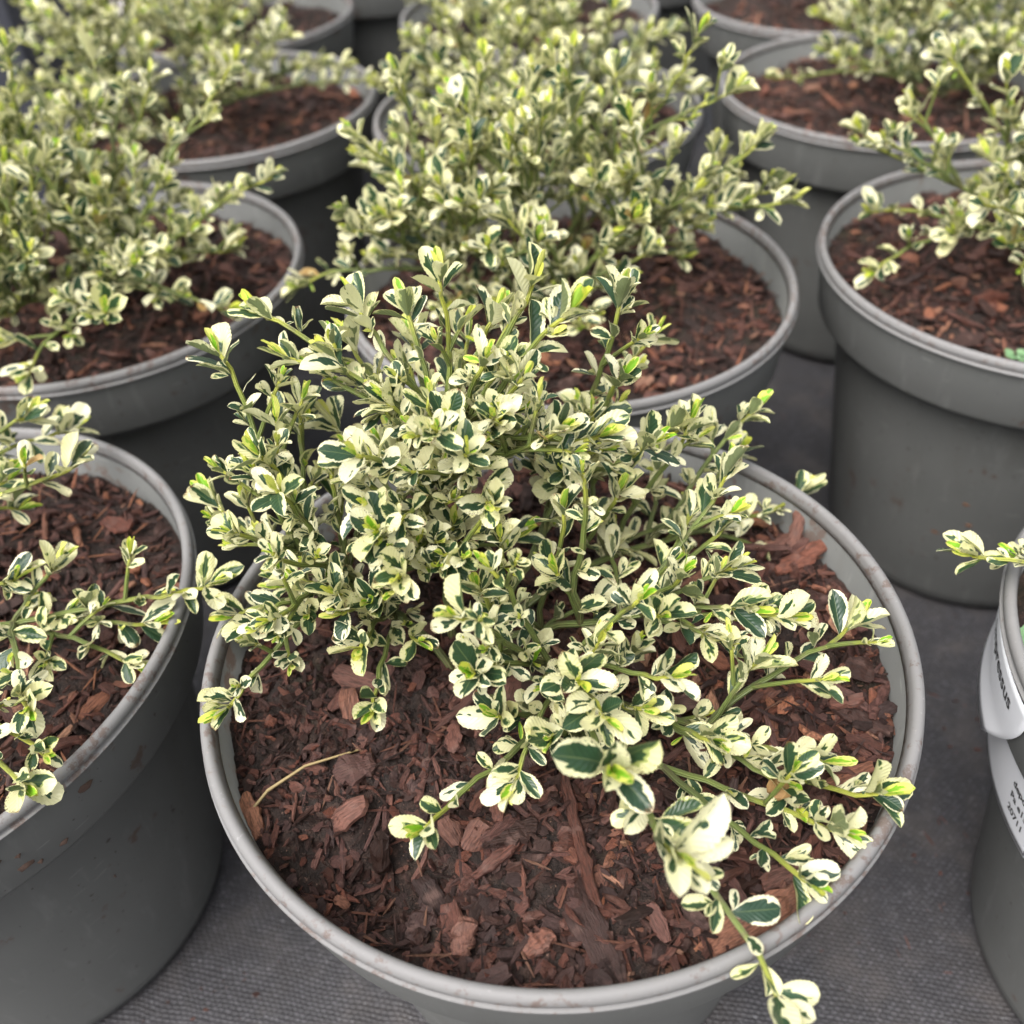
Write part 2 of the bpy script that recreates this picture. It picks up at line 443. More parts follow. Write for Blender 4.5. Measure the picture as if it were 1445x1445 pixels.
def mulch(cx, cy, label, seed, nbig, nsmall, r0=0.1035, sr=1.0, fine_fn=None, zmod=None, extra=None):
    r = random.Random(seed * 13 + 1)
    t = empty('bark_mulch', (cx, cy, RIM - 0.02))
    tag(t, label, 'bark mulch', 'mulch filling the pots')
    zf = lambda x, y: soil_z(x, y, seed) + (zmod(x, y) if zmod else 0)
    # soil disc
    vs_, fs = [(0, 0, zf(0, 0) - RIM + 0.02)], []
    NR, NS = (120, 330) if extra else (56, 150)
    for i in range(1, NR + 1):
        rr = 0.1047 * sr * i / NR
        for s in range(NS):
            a = 2 * math.pi * s / NS; x, y = rr * math.cos(a), rr * math.sin(a)
            q = Vector((x * 300, y * 300, seed))
            vs_.append((x, y, zf(x, y) - RIM + 0.02 + 0.0018 * noise.noise(q) + 0.0016 * noise.noise(q * 2.3)))
    for s in range(NS): fs.append((0, 1 + s, 1 + (s + 1) % NS))
    for i in range(NR - 1):
        for s in range(NS):
            a = 1 + i * NS + s; b = 1 + i * NS + (s + 1) % NS
            fs.append((a, a + NS, b + NS, b))
    link('compost', mesh('compost', vs_, fs), M['soil'], t)
    # small fragments in one part
    acc = ([], [], [], [])
    for i in range(nsmall):
        rr = r0 * math.sqrt(r.random()); a = r.uniform(0, 2 * math.pi); x, y = rr * math.cos(a), rr * math.sin(a)
        fine = fine_fn(x, y) if fine_fn else 0.0
        me, L, W, T = r.choice(CHIPS_LO)
        sc = (0.16 + 0.56 * r.random() ** 1.4) * (1 - 0.40 * fine)
        lim = 0.1042 * sr - 0.52 * L * sc
        if rr > lim: x *= lim / rr; y *= lim / rr
        mt = (Matrix.Translation((x, y, zf(x, y) - RIM + 0.02 + T * sc * 0.35 + r.uniform(0, 0.0012)))
              @ Matrix.Rotation(r.uniform(0, 6.28), 4, 'Z') @ Matrix.Rotation(r.gauss(0, 0.45), 4, 'Y') @ Matrix.Rotation(r.gauss(0, 0.6), 4, 'X')
              @ Matrix.Diagonal((sc, sc * (r.uniform(.7, 1.9) if fine > .4 else r.uniform(.4, 1.1)), sc * (r.uniform(.8, 1.9) if fine > .4 else r.uniform(.5, 1.2)), 1)))
        add_joined(acc, me, mt, r.random() ** (1.5 if extra else 1.05) * (0.98 if fine < .5 else 0.72))
    # fibres
    for i in range(nsmall // (24 if extra else 9)):
        rr = r0 * math.sqrt(r.random()); a = r.uniform(0, 2 * math.pi); x, y = rr * math.cos(a), rr * math.sin(a)
        me, L, W, T = CHIPS_LO[0]
        sc = r.uniform(0.4, 0.9)
        lim = 0.1042 * sr - 0.52 * L * sc
        if rr > lim: x *= lim / rr; y *= lim / rr
        mt = (Matrix.Translation((x, y, zf(x, y) - RIM + 0.0222)) @ Matrix.Rotation(r.uniform(0, 6.28), 4, 'Z')
              @ Matrix.Rotation(r.gauss(0, 0.3), 4, 'Y') @ Matrix.Diagonal((sc, 0.10, 0.18, 1)))
        add_joined(acc, me, mt, r.choice((.55, .8, .93, .97, .995)))
    tag(link('bark_fragments', mesh('bark_fragments', acc[0], acc[1], False, acc[2], acc[3]), M['chip'], t), None, None, None, 'stuff')
    k = tries = 0
    while k < nbig and tries < nbig * 8:
        tries += 1
        rr = r0 * math.sqrt(r.random()); a = r.uniform(0, 2 * math.pi); x, y = rr * math.cos(a), rr * math.sin(a)
        fine = fine_fn(x, y) if fine_fn else 0.0
        if r.random() < fine * 0.9: continue
        me, L, W, T = r.choice(CHIPS)
        sc = (0.45 + 0.70 * r.random() ** 1.2) if extra else (0.36 + 0.60 * r.random() ** 1.3)
        rz = r.uniform(0, 6.28)
        ex, ey = x + math.cos(rz) * L * sc / 2, y + math.sin(rz) * L * sc / 2; fx, fy = 2 * x - ex, 2 * y - ey
        if max(math.hypot(ex, ey), math.hypot(fx, fy)) > 0.1040 * sr: continue
        zz = zf(x, y) - RIM + 0.02 + T * sc * 0.5 + r.uniform(0.0003, 0.0032)
        o = link('bark_chip', me, M['chip'], t, (x, y, zz))
        pitch = math.atan2(zf(ex, ey) - zf(fx, fy), L * sc)
        o.rotation_euler = (r.gauss(0, 0.45), -pitch + r.gauss(0, 0.22), rz); o.scale = (sc, sc * r.uniform(.8, 1.2), sc)
        k += 1
    if extra: extra(t, zf)
    return t


# ---------------------------------------------------------------- leaves
def leaf_mesh(name, r, rows, cols, young):
    """obovate toothed blade, unit length along +Y, adaxial side +Z"""
    wid = r.uniform(0.20, 0.30) if not young else r.uniform(0.14, 0.19)
    peak = r.uniform(0.52, 0.66)
    fold = r.uniform(0.10, 0.65) if not young else r.uniform(0.4, 0.9)
    rec = r.uniform(-0.10, 0.34) if not young else r.uniform(-0.25, 0.05)
    side = r.uniform(-0.07, 0.07); curl = r.uniform(-0.35, 0.35); quilt = r.uniform(0.002, 0.006)
    wave = r.uniform(0, 0.028); wp = r.uniform(0, 6)
    vs_, fs, lco = [], [], []
    for i in range(rows + 1):
        t = i / rows
        if t < 0.07: hw = 0.035
        else:
            s = (t - 0.07) / 0.93; p = (peak - 0.07) / 0.93
            if s < p: hw = 0.03 + (wid - 0.03) * math.sin(math.pi / 2 * s / p) ** 0.9
            else: hw = wid * max(0.0, 1 - ((s - p) / (1 - p)) ** 3.2) ** 0.5
            hw = max(hw, 0.012)
        tooth = (1 + 0.035 * (1 if i % 2 else -1)) if (rows > 12 and 0.15 < t < 0.97) else 1
        for j in range(cols + 1):
            u = -1 + 2 * j / cols; au = abs(u)
            x = u * hw * (tooth if au > 0.99 else 1)
            z = fold * abs(x) - rec * t * t + curl * (au ** 3) * hw + wave * math.sin(t * 11 + wp + (2 if u > 0 else 0)) * au
            z += quilt * math.sin((t - 0.25 * au) * 42) * au * (1 - au) * 4 * 0.5
            x *= math.cos(min(1.2, fold * 0.8))
            vs_.append((x + side * t * t, t - 0.10 * abs(rec) * t, z)); lco.append((u, t, 0))
    for i in range(rows):
        for j in range(cols):
            a = i * (cols + 1) + j; fs.append((a, a + 1, a + cols + 2, a + cols + 1))
    return mesh(name, vs_, fs, True, [0.0] * len(vs_), lco)


lr = random.Random(3)
LEAF = {('leaf', 0): [leaf_mesh('leaf_blade', lr, 22, 6, False) for _ in range(26)],
        ('leaf', 1): [leaf_mesh('leaf_blade', lr, 8, 4, False) for _ in range(18)],
        ('young', 0): [leaf_mesh('young_leaf_blade', lr, 14, 4, True) for _ in range(6)],
        ('young', 1): [leaf_mesh('young_leaf_blade', lr, 6, 4, True) for _ in range(5)]}
for (k, l), ms in LEAF.items():
    for me in ms: me.materials.append(M[k])

UP = Vector((0, 0, 1))


def perp(a, r):
    v = Vector((r.gauss(0, 1), r.gauss(0, 1), r.gauss(0, 1)))
    return (v - a * v.dot(a)).normalized()


class Shrub:
    def __init__(s, name_label, base, seed, lod, lscale=1.0):
        s.r = random.Random(seed); s.base = base; s.lod = lod; s.ls = lscale
        s.root = empty('variegated_shrub', base)
        tag(s.root, name_label, 'shrub', 'variegated shrubs in grey pots')
        s.leaves = []; s.limbs = []

    def leaf(s, pos, axis, radial, ang, size, kind='leaf'):
        d = (axis * math.cos(ang) + radial * math.sin(ang)).normalized()
        low = max(0.0, 1 - max(0.0, axis.z) * 1.25)
        d = (d + UP * (0.12 + 0.42 * low)).normalized()
        n = axis - d * axis.dot(d)
        n = n * (1 - 0.5 * low) + UP * (0.40 + 1.1 * low); n = n - d * n.dot(d)
        if n.length < 0.05: n = perp(d, s.r)
        n.normalize()
        roll = s.r.gauss(0, 0.35)
        x = d.cross(n); n = (n * math.cos(roll) + x * math.sin(roll)).normalized()
        s.leaves.append((pos.copy(), d, n, size * s.ls, kind))

    def rosette(s, p, axis, k=1.0):
        r = s.r; e = perp(axis, r); f = axis.cross(e); a = r.uniform(0, 6.28)
        n = r.randint(4, 6)
        for i in range(n):
            rad = e * math.cos(a) + f * math.sin(a)
            s.leaf(p - axis * (0.0045 * (1 - i / n)), axis, rad, R(r.uniform(26, 62) - 12 * i / n), k * r.uniform(0.0105, 0.0168) * (1 - 0.25 * i / n))
            a += 2.4 + r.gauss(0, 0.25)
        for i in range(r.choice((2, 3, 3))):
            rad = e * math.cos(a) + f * math.sin(a); a += 2.7
            s.leaf(p, axis, rad, R(r.uniform(5, 22)), k * r.uniform(0.0065, 0.0115), 'young')

    def fascicle(s, p, axis, rad, k=1.0, n=None):
        r = s.r
        s.leaf(p, axis, rad, R(r.uniform(28, 70)), k * r.uniform(0.0080, 0.0150))
        ax2 = (axis * 0.6 + rad).normalized()
        for i in range(n if n is not None else r.choice((0, 1, 2, 2, 3, 3))):
            s.leaf(p + ax2 * 0.0015, ax2, perp(ax2, r), R(r.uniform(20, 60)), k * r.uniform(0.0050, 0.0098), 'leaf' if r.random() < 0.90 else 'young')

    def tube(s, acc, pts, r0, r1, t0=0.0, t1=1.0):
        vs_, fs, lc = acc; b = len(vs_); n = len(pts); K = 7
        for i, p in enumerate(pts):
            d = (pts[min(i + 1, n - 1)] - pts[max(i - 1, 0)]).normalized()
            e = d.cross(Vector((0.31, 0.87, 0.4))).normalized(); f = d.cross(e)
            t = i / (n - 1); rr = r0 + (r1 - r0) * t
            for k in range(K):
                a = 2 * math.pi * k / K
                vs_.append(p - s.base + (e * math.cos(a) + f * math.sin(a)) * rr); lc.append((t0 + (t1 - t0) * t, a, 0))
        for i in range(n - 1):
            for k in range(K):
                a = b + i * K + k; c = b + i * K + (k + 1) % K; fs.append((a, c, c + K, a + K))
        fs.append(tuple(b + (n - 1) * K + k for k in range(K)))

    def shoot(s, tip, arch=0.2, start=0.30, twigs=1.0, k=1.0, base=None, end_up=0.0, dense=1.0, rose=True, branch=True):
        r = s.r
        if base is None and branch and len(s.limbs) >= 7:
            best = None
            for L_ in s.limbs:
                for q in (0.28, 0.38, 0.48, 0.58):
                    p = L_[int(q * (len(L_) - 1))]
                    if p.z > tip.z - 0.012 and tip.z > RIM + 0.03: continue
                    dd = (tip - p).length
                    if dd > 0.022:
                        cst = dd + 0.35 * (p - s.base).length + r.uniform(0, 0.012)
                        if best is None or cst < best[0]: best = (cst, p)
            if best and best[0] < 0.098: base = best[1] + UP * 0.004; start = min(start, 0.22)
        b = (base or s.base + Vector((r.gauss(0, .005), r.gauss(0, .005), 0))) - UP * 0.004
        dv = tip - b; L = dv.length
        side = perp(dv.normalized(), r) * L * 0.09
        c1 = b + dv * 0.36 + UP * L * arch + side
        c2 = b + dv * 0.74 + UP * L * (arch * 0.75 - end_up) - side * 0.8
        n = max(8, int(L / 0.006)); pts = []
        for i in range(n + 1):
            t = i / n; q = 1 - t
            p = b * q ** 3 + c1 * 3 * q * q * t + c2 * 3 * q * t * t + tip * t ** 3
            if 0 < i < n: p = p + Vector((r.gauss(0, .0004), r.gauss(0, .0004), r.gauss(0, .0004)))
            pts.append(p)
        if base is None: s.limbs.append(pts)
        acc = ([], [], [])
        r0 = min(0.0016, 0.0007 + L * 0.0075)
        s.tube(acc, pts, r0, 0.00062)
        step = L / n; sp = 0.0058 / dense; dist = L * start; ang = r.uniform(0, 6.28)
        while dist < L - 0.006:
            i = min(n - 1, int(dist / L * n)); fr = dist / L * n - i
            p = pts[i].lerp(pts[i + 1], fr); ax = (pts[min(i + 2, n)] - pts[max(i - 1, 0)]).normalized()
            e = ax.cross(Vector((0.2, 0.9, 0.37))).normalized(); f = ax.cross(e)
            rad = e * math.cos(ang) + f * math.sin(ang); ang += 2.4 + r.gauss(0, 0.3)
            if twigs and r.random() < 0.30 * twigs and dist < 0.85 * L and L > 0.045:
                tl = r.uniform(0.008, 0.026) * (1 - 0.4 * dist / L)
                td = (ax * 0.55 + rad * 0.75 + UP * 0.45).normalized()
                te = p + td * tl + UP * tl * 0.12
                tp = [p.lerp(te, q / 3) + UP * (0.0006 * math.sin(q)) for q in range(4)]
                s.tube(acc, tp, 0.0008, 0.0005, 0.45, 1.0)
                if tl > 0.014: s.fascicle(tp[2], td, perp(td, r), k * 0.85, 1)
                s.rosette(te, td, k * r.uniform(0.55, 0.85))
            else:
                s.fascicle(p, ax, rad, k * (0.85 + 0.15 * r.random()))
            dist += sp * r.uniform(0.75, 1.35)
        if rose: s.rosette(tip, (pts[-1] - pts[-3]).normalized(), k)
        me = mesh('stem', acc[0], acc[1], True, None, acc[2])
        link('stem', me, M['stem'], s.root)

    def build(s, nmax=300):
        r = s.r; rec = []
        for (p, d, n, size, kind) in s.leaves:
            if p.z < RIM - 0.017 and math.hypot(p.x - s.base.x, p.y - s.base.y) < 0.1: p.z = RIM - 0.014
            px, py, f = proj(p)
            if f < 0.03 or not (-260 < px < 1705 and -260 < py < 1705): continue
            vis = 1.0 if (-10 < px < 1455 and -10 < py < 1455) else 0.2
            face = abs(n.dot((CAM - p).normalized())) * 0.6 + 0.4
            hgt = 0.5 + 6 * max(0.0, p.z - RIM + 0.02)
            rec.append((size / f * vis * face * min(hgt, 1.1), p, d, n, size, kind))
        rec.sort(key=lambda q: -q[0])
        acc = {}
        for i, (sc, p, d, n, size, kind) in enumerate(rec):
            x = d.cross(n)
            mt = Matrix((x, d, n)).transposed().to_4x4()
            mt = Matrix.Translation(p - s.base) @ mt @ Matrix.Diagonal((size, size, size, 1))
            me = r.choice(LEAF[(kind, s.lod)])
            if i < nmax:
                o = link('leaf', me, None, s.root); o.matrix_basis = mt
            else:
                a = acc.setdefault(kind, ([], [], [], [])); add_joined(a, me, mt, r.random())
        for kind, a in acc.items():
            tag(link('small_leaves', mesh('small_leaves', a[0], a[1], True, a[2], a[3]), M[kind], s.root), None, None, None, 'stuff')
        return len(rec)


def dome(sh, n, rad, h, lo=8, hi=80, arch=0.12, k=1.0, az=None, **kw):
    """fill a shrub with shoots spread over a low dome"""
    r = sh.r
    for i in range(n):
        a = (i * 2.39996 + r.gauss(0, .25)) if az is None else R(r.uniform(*az))
        el = R(lo + (hi - lo) * ((i + 0.5) / n) ** 0.85 + r.gauss(0, 5)); q = r.uniform(0.72, 1.08)
        tip = sh.base + Vector((math.cos(a) * math.cos(el) * rad * q, math.sin(a) * math.cos(el) * rad * q, 0.004 + math.sin(el) * h * q))
        sh.shoot(tip, arch=arch * math.cos(el), start=r.uniform(.10, .22), k=k, **kw)


# ================================================================ the pots, their mulch and their shrubs
PC = dict(A=(0.0107, 0.1972), B=(0.0363, 0.4233), C=(-0.211, 0.4686), D=(-0.2217, 0.2228), E=(0.2719, 0.4156), F=(0.2560, 0.1550),
          G=(0.2725, 0.6589), H=(-0.1851, 0.713), I=(0.036, 0.6558), J=(0.2943, 0.8675), K=(-0.218, 0.935), L=(0.045, 0.885), N=(-0.100, 1.125), O=(0.172, 1.09))
LAB = dict(
    A='grey pot with dark crumbly compost on one side and a shoot trailing over its rim',
    B='grey pot directly behind the one whose shoot trails over its rim',
    C='grey pot standing directly behind the mud smeared pot',
    D='grey pot with brown mud smears on its collar below long green stems',
    E='grey pot with orange brown specks down its tall dark side',
    F='grey pot with two white printed labels stuck on its side',
    G='grey pot with muddy blotches on the bare inside of its rim',
    H='grey pot beside the slate box with half its brown mulch bare',
    I='grey pot almost hidden under the middle shrubs, only rim edges showing',
    J='grey pot behind the one with muddy inside rim, dark bare compost',
    K='far grey pot in front of the pale concrete edging',
    L='far grey pot behind the one almost hidden under the middle shrubs',
    N='farthest grey pot with only its dark side showing between two pots',
    O='grey pot side showing behind the far middle shrub and bare compost pot')
for i, (k, (x, y)) in enumerate(PC.items()):
    pot(x, y, LAB[k], i * 1.7 + 0.4, 1.018 if k == 'A' else 1.0)

def mud(pot_o, a, z, s_, seed, stretch=1.0, mat='mud'):
    """a dried splash stuck to a pot's side, flattened against it"""
    r = random.Random(seed)
    rad = (0.0770 + (0.0945 - 0.0770) * (z - 0.010) / 0.1335) if z < 0.143 else 0.1049 + 0.0032 * (z - 0.1462) / 0.0273
    vs_, fs = [], []
    K = 9
    e = Vector((-math.sin(a), math.cos(a), 0)); nrm = Vector((math.cos(a), math.sin(a), 0)); c = nrm * rad + UP * z
    vs_.append(c + nrm * 0.0007)
    for k in range(K):
        q = 2 * math.pi * k / K; m_ = s_ * r.uniform(.55, 1.15)
        vs_.append(c + e * m_ * stretch * math.cos(q) + UP * m_ * math.sin(q) - nrm * 0.0006)
    for k in range(K): fs.append((0, 1 + k, 1 + (k + 1) % K))
    link('mud_splash', mesh('mud_splash', vs_, fs), M[mat], pot_o)


UP = Vector((0, 0, 1))
pots = [o for o in bpy.data.objects if o.name.startswith('plant_pot')]
byk = {k: p for p, k in zip(sorted(pots, key=lambda o: o.name), PC)}
for j, (a, z, q, st) in enumerate(((-122, .082, .0018, 1.6), (-119, .068, .0015, 2.0), (-129, .056, .0018, 2.4), (-112, .132, .0022, 2), (-135, .040, .0012, 1.3), (-124, .105, .0010, 1))):
    mud(byk['E'], R(a), z, q, 300 + j, st, 'rust' if j < 3 else 'mud')
for j in range(14):
    r_ = random.Random(400 + j); mud(byk['D'], R(r_.gauss(-52, 7)), r_.uniform(.150, .171), r_.uniform(.0006, .0022), 420 + j, r_.uniform(1, 1.8))
for j in range(26):
    r_ = random.Random(500 + j); k = r_.choice('BCDEDFC')
    mud(byk[k], R(r_.uniform(-170, 0)), r_.uniform(.04, .17), r_.uniform(.0004, .0010), 520 + j, r_.uniform(.8, 1.6))

# --- mulch
ax_, ay_ = PC['A']


def fineA(x, y):
    v = 0.5 - x * 9 - max(0, y) * 1.0
    return max(0.0, min(1.0, v)) if y < 0.05 else 0.2


hol = at(555, 1262, RIM - 0.03); hx, hy = hol.x - ax_, hol.y - ay_
hz = lambda x, y: -0.015 * math.exp(-(((x - hx) / 0.022) ** 2 + ((y - hy) / 0.012) ** 2))


def extraA(t, zf):
    # long dry stalk, flat pebble-like chips, big slabs
    def big(px, py, L, W, T, rz, seed, tx=0.0, ty=0.0, lift=0.001):
        p = at(px, py, RIM - 0.017); x, y = p.x - ax_, p.y - ay_
        me = chip_mesh('bark_chip', random.Random(seed), L, W, T, 0.2, 9, 12)
        o = link('bark_chip', me, M['chip'], t, (x, y, zf(x, y) - RIM + 0.02 + T * 0.5 + lift)); o.rotation_euler = (tx, ty, R(rz))
    big(1075, 1300, .034, .009, .0040, 22, 1, .2, -.1, .004); big(818, 1190, .040, .0040, .0028, 98, 2); big(830, 1300, .034, .009, .003, 110, 3)
    big(503, 1092, .0125, .0105, .0026, 20, 4); big(612, 1255, .018, .008, .003, 118, 5); big(1240, 990, .020, .004, .003, 55, 6, 0, .3)
    big(1195, 985, .017, .0045, .003, 130, 7); big(1165, 840, .017, .012, .0022, 20, 8); big(1130, 795, .022, .007, .003, 25, 9, .2, -.2, .003)
    big(700, 1215, .016, .0035, .0026, 35, 10); big(590, 1290, .010, .008, .003, 60, 12); big(655, 1320, .010, .007, .005, 80, 13)
    big(355, 1150, .016, .005, .003, -65, 14); big(1215, 1020, .018, .006, .003, -40, 15); big(1120, 760, .020, .005, .003, 60, 16, .1, -.5, .005)
    big(720, 1180, .016, .008, .003, 10, 17); big(760, 1330, .009, .006, .003, 30, 18)
    a = [at(px, py, RIM - 0.012) for px, py in ((336, 1145), (375, 1110), (430, 1080), (505, 1050))]
    vs_, fs = [], []
    for i, p in enumerate(a):
        p = Vector((p.x - ax_, p.y - ay_, zf(p.x - ax_, p.y - ay_) - RIM + 0.0228 + 0.002 * (i in (1, 2))))
        for k in range(5):
            q = 2 * math.pi * k / 5; rr = 0.0007 - 0.00012 * i
            vs_.append(p + Vector((-0.4 * rr * math.cos(q), rr * math.cos(q), rr * math.sin(q))))
    for i in range(3):
        for k in range(5): fs.append((i * 5 + k, i * 5 + (k + 1) % 5, i * 5 + 5 + (k + 1) % 5, i * 5 + 5 + k))
    link('dry_stalk', mesh('dry_stalk', vs_, fs), M['straw'], t)


MLAB = dict(
    A='dark crumbly compost and red bark chips in the pot with the trailing shoot',
    B='reddish brown bark chips in the pot behind the trailing shoot',
    C='reddish bark chips in the pot directly behind the mud smeared one',
    D='coarse reddish bark chips in the mud smeared pot',
    E='crumbly brown bark in the pot with orange brown specks',
    F='dark compost in the pot with white labels',
    G='reddish crumbly bark in the pot with a muddy inside rim',
    H='half bare brown compost in the pot beside the slate box',
    I='bark mulch in the pot almost hidden under the middle shrubs',
    J='dark bare compost behind the pot with muddy inside rim',
    K='bark mulch in the far pot before the concrete edging',
    L='dark bark mulch in the far pot behind the almost hidden one',
    N='bark mulch in the farthest pot between two others',
    O='bark mulch in the pot behind the far middle shrub')
NB = dict(A=(280, 8000), B=(290, 2600), C=(280, 2200), D=(290, 3200), E=(260, 3000), F=(60, 600), G=(200, 1800), H=(200, 1800), I=(80, 400), J=(80, 400), K=(50, 250), L=(50, 250), N=(20, 100), O=(20, 100))
for i, (k, (x, y)) in enumerate(PC.items()):
    if k == 'A': mulch(x, y, MLAB[k], i + 1, *NB[k], r0=0.1055, sr=1.018, fine_fn=fineA, zmod=hz, extra=extraA)
    elif k in 'EGH': mulch(x, y, MLAB[k], i + 1, *NB[k], fine_fn=lambda x_, y_: 0.4)
    else: mulch(x, y, MLAB[k], i + 1, *NB[k])

# --- shrub in the front pot
SZ = RIM - 0.017
A = Shrub('sprawling cream and green shrub with a shoot trailing over the pot rim', at(655, 925, SZ), 21, 0, 0.90)
# tips: photo pixel, distance away from the camera (Y) or height above the rim (H, cm), options
TA = [  # upright and back shoots, by distance
    (800, 445, 'Y', .222, dict(k=1.12)), (752, 400, 'Y', .235, {}), (699, 446, 'Y', .245, {}), (620, 395, 'Y', .245, {}), (505, 432, 'Y', .250, {}),
    (573, 437, 'Y', .250, {}), (372, 446, 'Y', .255, {}), (310, 500, 'Y', .245, {}), (408, 506, 'Y', .245, {}), (469, 506, 'Y', .240, {}),
    (494, 482, 'Y', .260, {}), (876, 420, 'Y', .255, {}), (923, 475, 'Y', .275, dict(k=.8)), (368, 645, 'Y', .215, dict(k=1.05)), (300, 706, 'Y', .235, {}),
    (390, 595, 'Y', .235, {}), (631, 595, 'Y', .215, {}), (667, 655, 'Y', .205, {}), (591, 680, 'Y', .210, {}), (530, 745, 'Y', .205, {}),
    (721, 580, 'Y', .225, {}), (580, 482, 'Y', .265, {}), (425, 580, 'Y', .25, {}), (974, 597, 'Y', .245, {}), (1064, 580, 'Y', .262, {}),
    (1024, 670, 'Y', .222, dict(k=1.1)), (1134, 693, 'Y', .262, dict(k=.9)), (873, 694, 'Y', .225, {}), (786, 677, 'Y', .225, {}), (786, 810, 'Y', .195, {}),
    (948, 799, 'Y', .205, {}), (819, 580, 'Y', .262, {}), (1096, 778, 'Y', .245, {}), (930, 640, 'Y', .262, {}), (700, 540, 'Y', .26, {}),
    (540, 560, 'Y', .26, {}), (470, 600, 'Y', .255, {}), (640, 740, 'Y', .21, {}), (730, 760, 'Y', .22, {}), (860, 760, 'Y', .23, {}),
    (480, 700, 'Y', .235, {}), (980, 730, 'Y', .245, {}), (750, 640, 'Y', .25, {}), (560, 620, 'Y', .245, {}), (660, 480, 'Y', .27, {}),
    (420, 700, 'Y', .25, {}), (850, 850, 'Y', .20, {}), (700, 860, 'Y', .19, {}), (1040, 640, 'Y', .27, {}),
    # low and trailing shoots, by height above the rim
    (328, 872, 'H', .4, dict(k=.8)), (447, 805, 'H', 1.8, {}), (526, 850, 'H', 2.6, {}), (483, 866, 'H', 3.0, {}), (400, 830, 'H', 1.2, {}),
    (1110, 872, 'H', 2.2, {}), (1201, 882, 'H', 1.6, dict(start=.25)), (1068, 935, 'H', 1.6, {}), (946, 955, 'H', 2.6, {}),
    (321, 1000, 'H', 0.7, dict(start=.62, arch=.12)), (508, 915, 'H', 2.2, {}), (528, 1000, 'H', 0.6, dict(k=.95, start=.5)), (600, 1170, 'H', 0.5, dict(start=.45, arch=.06, twigs=.2)),
    (674, 950, 'H', 3.0, dict(start=.5)), (728, 1105, 'H', 0.6, dict(start=.4)), (815, 960, 'H', 2.8, dict(k=1.1)), (850, 1010, 'H', 2.6, {}),
    (862, 1085, 'H', 3.5, dict(k=1.4, start=.5, twigs=0, arch=.05, base=at(815, 1000, RIM + .012))), (955, 1205, 'H', 3.1, dict(k=1.5, start=.35, twigs=0, arch=.05, dense=.6, base=at(880, 1090, RIM + .012))),
    (1240, 1120, 'H', 0.2, dict(start=.5, arch=.06)), (1138, 1245, 'H', 0.0, dict(start=.55, arch=.05)), (1104, 1105, 'H', -0.2, dict(start=.55, arch=.04)), (1160, 1075, 'H', 0.2, dict(start=.6, arch=.05)),
    (1003, 1045, 'H', 0.8, dict(start=.4)), (1010, 905, 'H', 1.6, {}), (1190, 1175, 'H', 0.0, dict(start=.6, arch=.05)), (905, 1000, 'H', 1.6, {}), (1050, 860, 'H', 2.0, {}), (700, 1010, 'H', 1.0, dict(k=.9)), (930, 870, 'H', 3.0, {}), (1040, 800, 'H', 2.8, {}),
    (780, 1040, 'H', 1.2, {}), (590, 905, 'H', 1.0, {}), (560, 800, 'H', 1.2, {})]
_o = list(range(len(TA))); random.Random(4).shuffle(_o)
for (px, py, md, v, kw) in [TA[q] for q in _o]:
    tip = aty(px, py, v) if md == 'Y' else at(px, py, RIM + v * 0.01)
    kw = dict(kw)
    low = tip.z < RIM + 0.035
    kw.setdefault('arch', 0.16 if low else 0.03); kw.setdefault('start', 0.42 if not low else 0.34); kw.setdefault('twigs', 0.9 if not low else 0.75); kw.setdefault('end_up', 0.0 if not low else 0.10)
    A.shoot(tip, **kw)
for px, py, hh in ((815, 1000, .012), (880, 1090, .012)): A.shoot(at(px, py, RIM + hh), arch=.10, start=.35, twigs=.5, rose=False)
for i in range(74):
    a_ = i * 2.39996 + A.r.gauss(0, .3); el = R(18 + 62 * ((i + .5) / 74) ** 0.8 + A.r.gauss(0, 5)); q = A.r.uniform(.66, 1.02)
    tip = A.base + Vector((.006 + math.cos(a_) * math.cos(el) * .090 * q, .010 + math.sin(a_) * math.cos(el) * .080 * q, .006 + math.sin(el) * .098 * q))
    px, py, _ = proj(tip)
    if py > 960 or (tip - CAM).length < 0.2: continue
    A.shoot(tip, arch=.10 * math.cos(el), start=.3, twigs=.9, k=A.r.uniform(.75, 1.0), end_up=.04)
# shoot trailing over the front rim
mid = at(985, 1300, RIM + 0.008)
A.shoot(at(1104, 1425, RIM - 0.004), arch=0.16, start=0.45, twigs=0, base=at(880, 1090, RIM + .012), dense=1.0, k=1.0)
# withered flower head
bm = bmesh.new(); bmesh.ops.create_icosphere(bm, subdivisions=2, radius=0.0032)
for v_ in bm.verts: v_.co *= 1 + 0.45 * noise.noise(v_.co * 900)
me = bpy.data.meshes.new('withered_flower_head'); bm.to_mesh(me); bm.free()
link('withered_flower_head', me, M['brownbud'], A.root, at(1100, 1112, RIM - 0.002) - A.base)
print('A leaves', A.build(300))


def shrub(key, label, bpx, seed, n, rad, h, tips=(), lod=1, k=1.0, ls=0.95, nmax=300, **kw):
    x, y = PC[key]
    base = Vector((x + bpx[0], y + bpx[1], SZ))
    sh = Shrub(label, base, seed, lod, ls)
    dome(sh, n, rad, h, k=k, **kw)
    for tp in tips:
        px, py, md, v = tp[:4]; o = dict(tp[4]) if len(tp) > 4 else {}
        tip = aty(px, py, v) if md == 'Y' else at(px, py, RIM + v * 0.01)
        o.setdefault('arch', 0.12 if tip.z < RIM + .035 else 0.03)
        sh.shoot(tip, **o)
    print(key, 'leaves', sh.build(nmax))
    return sh


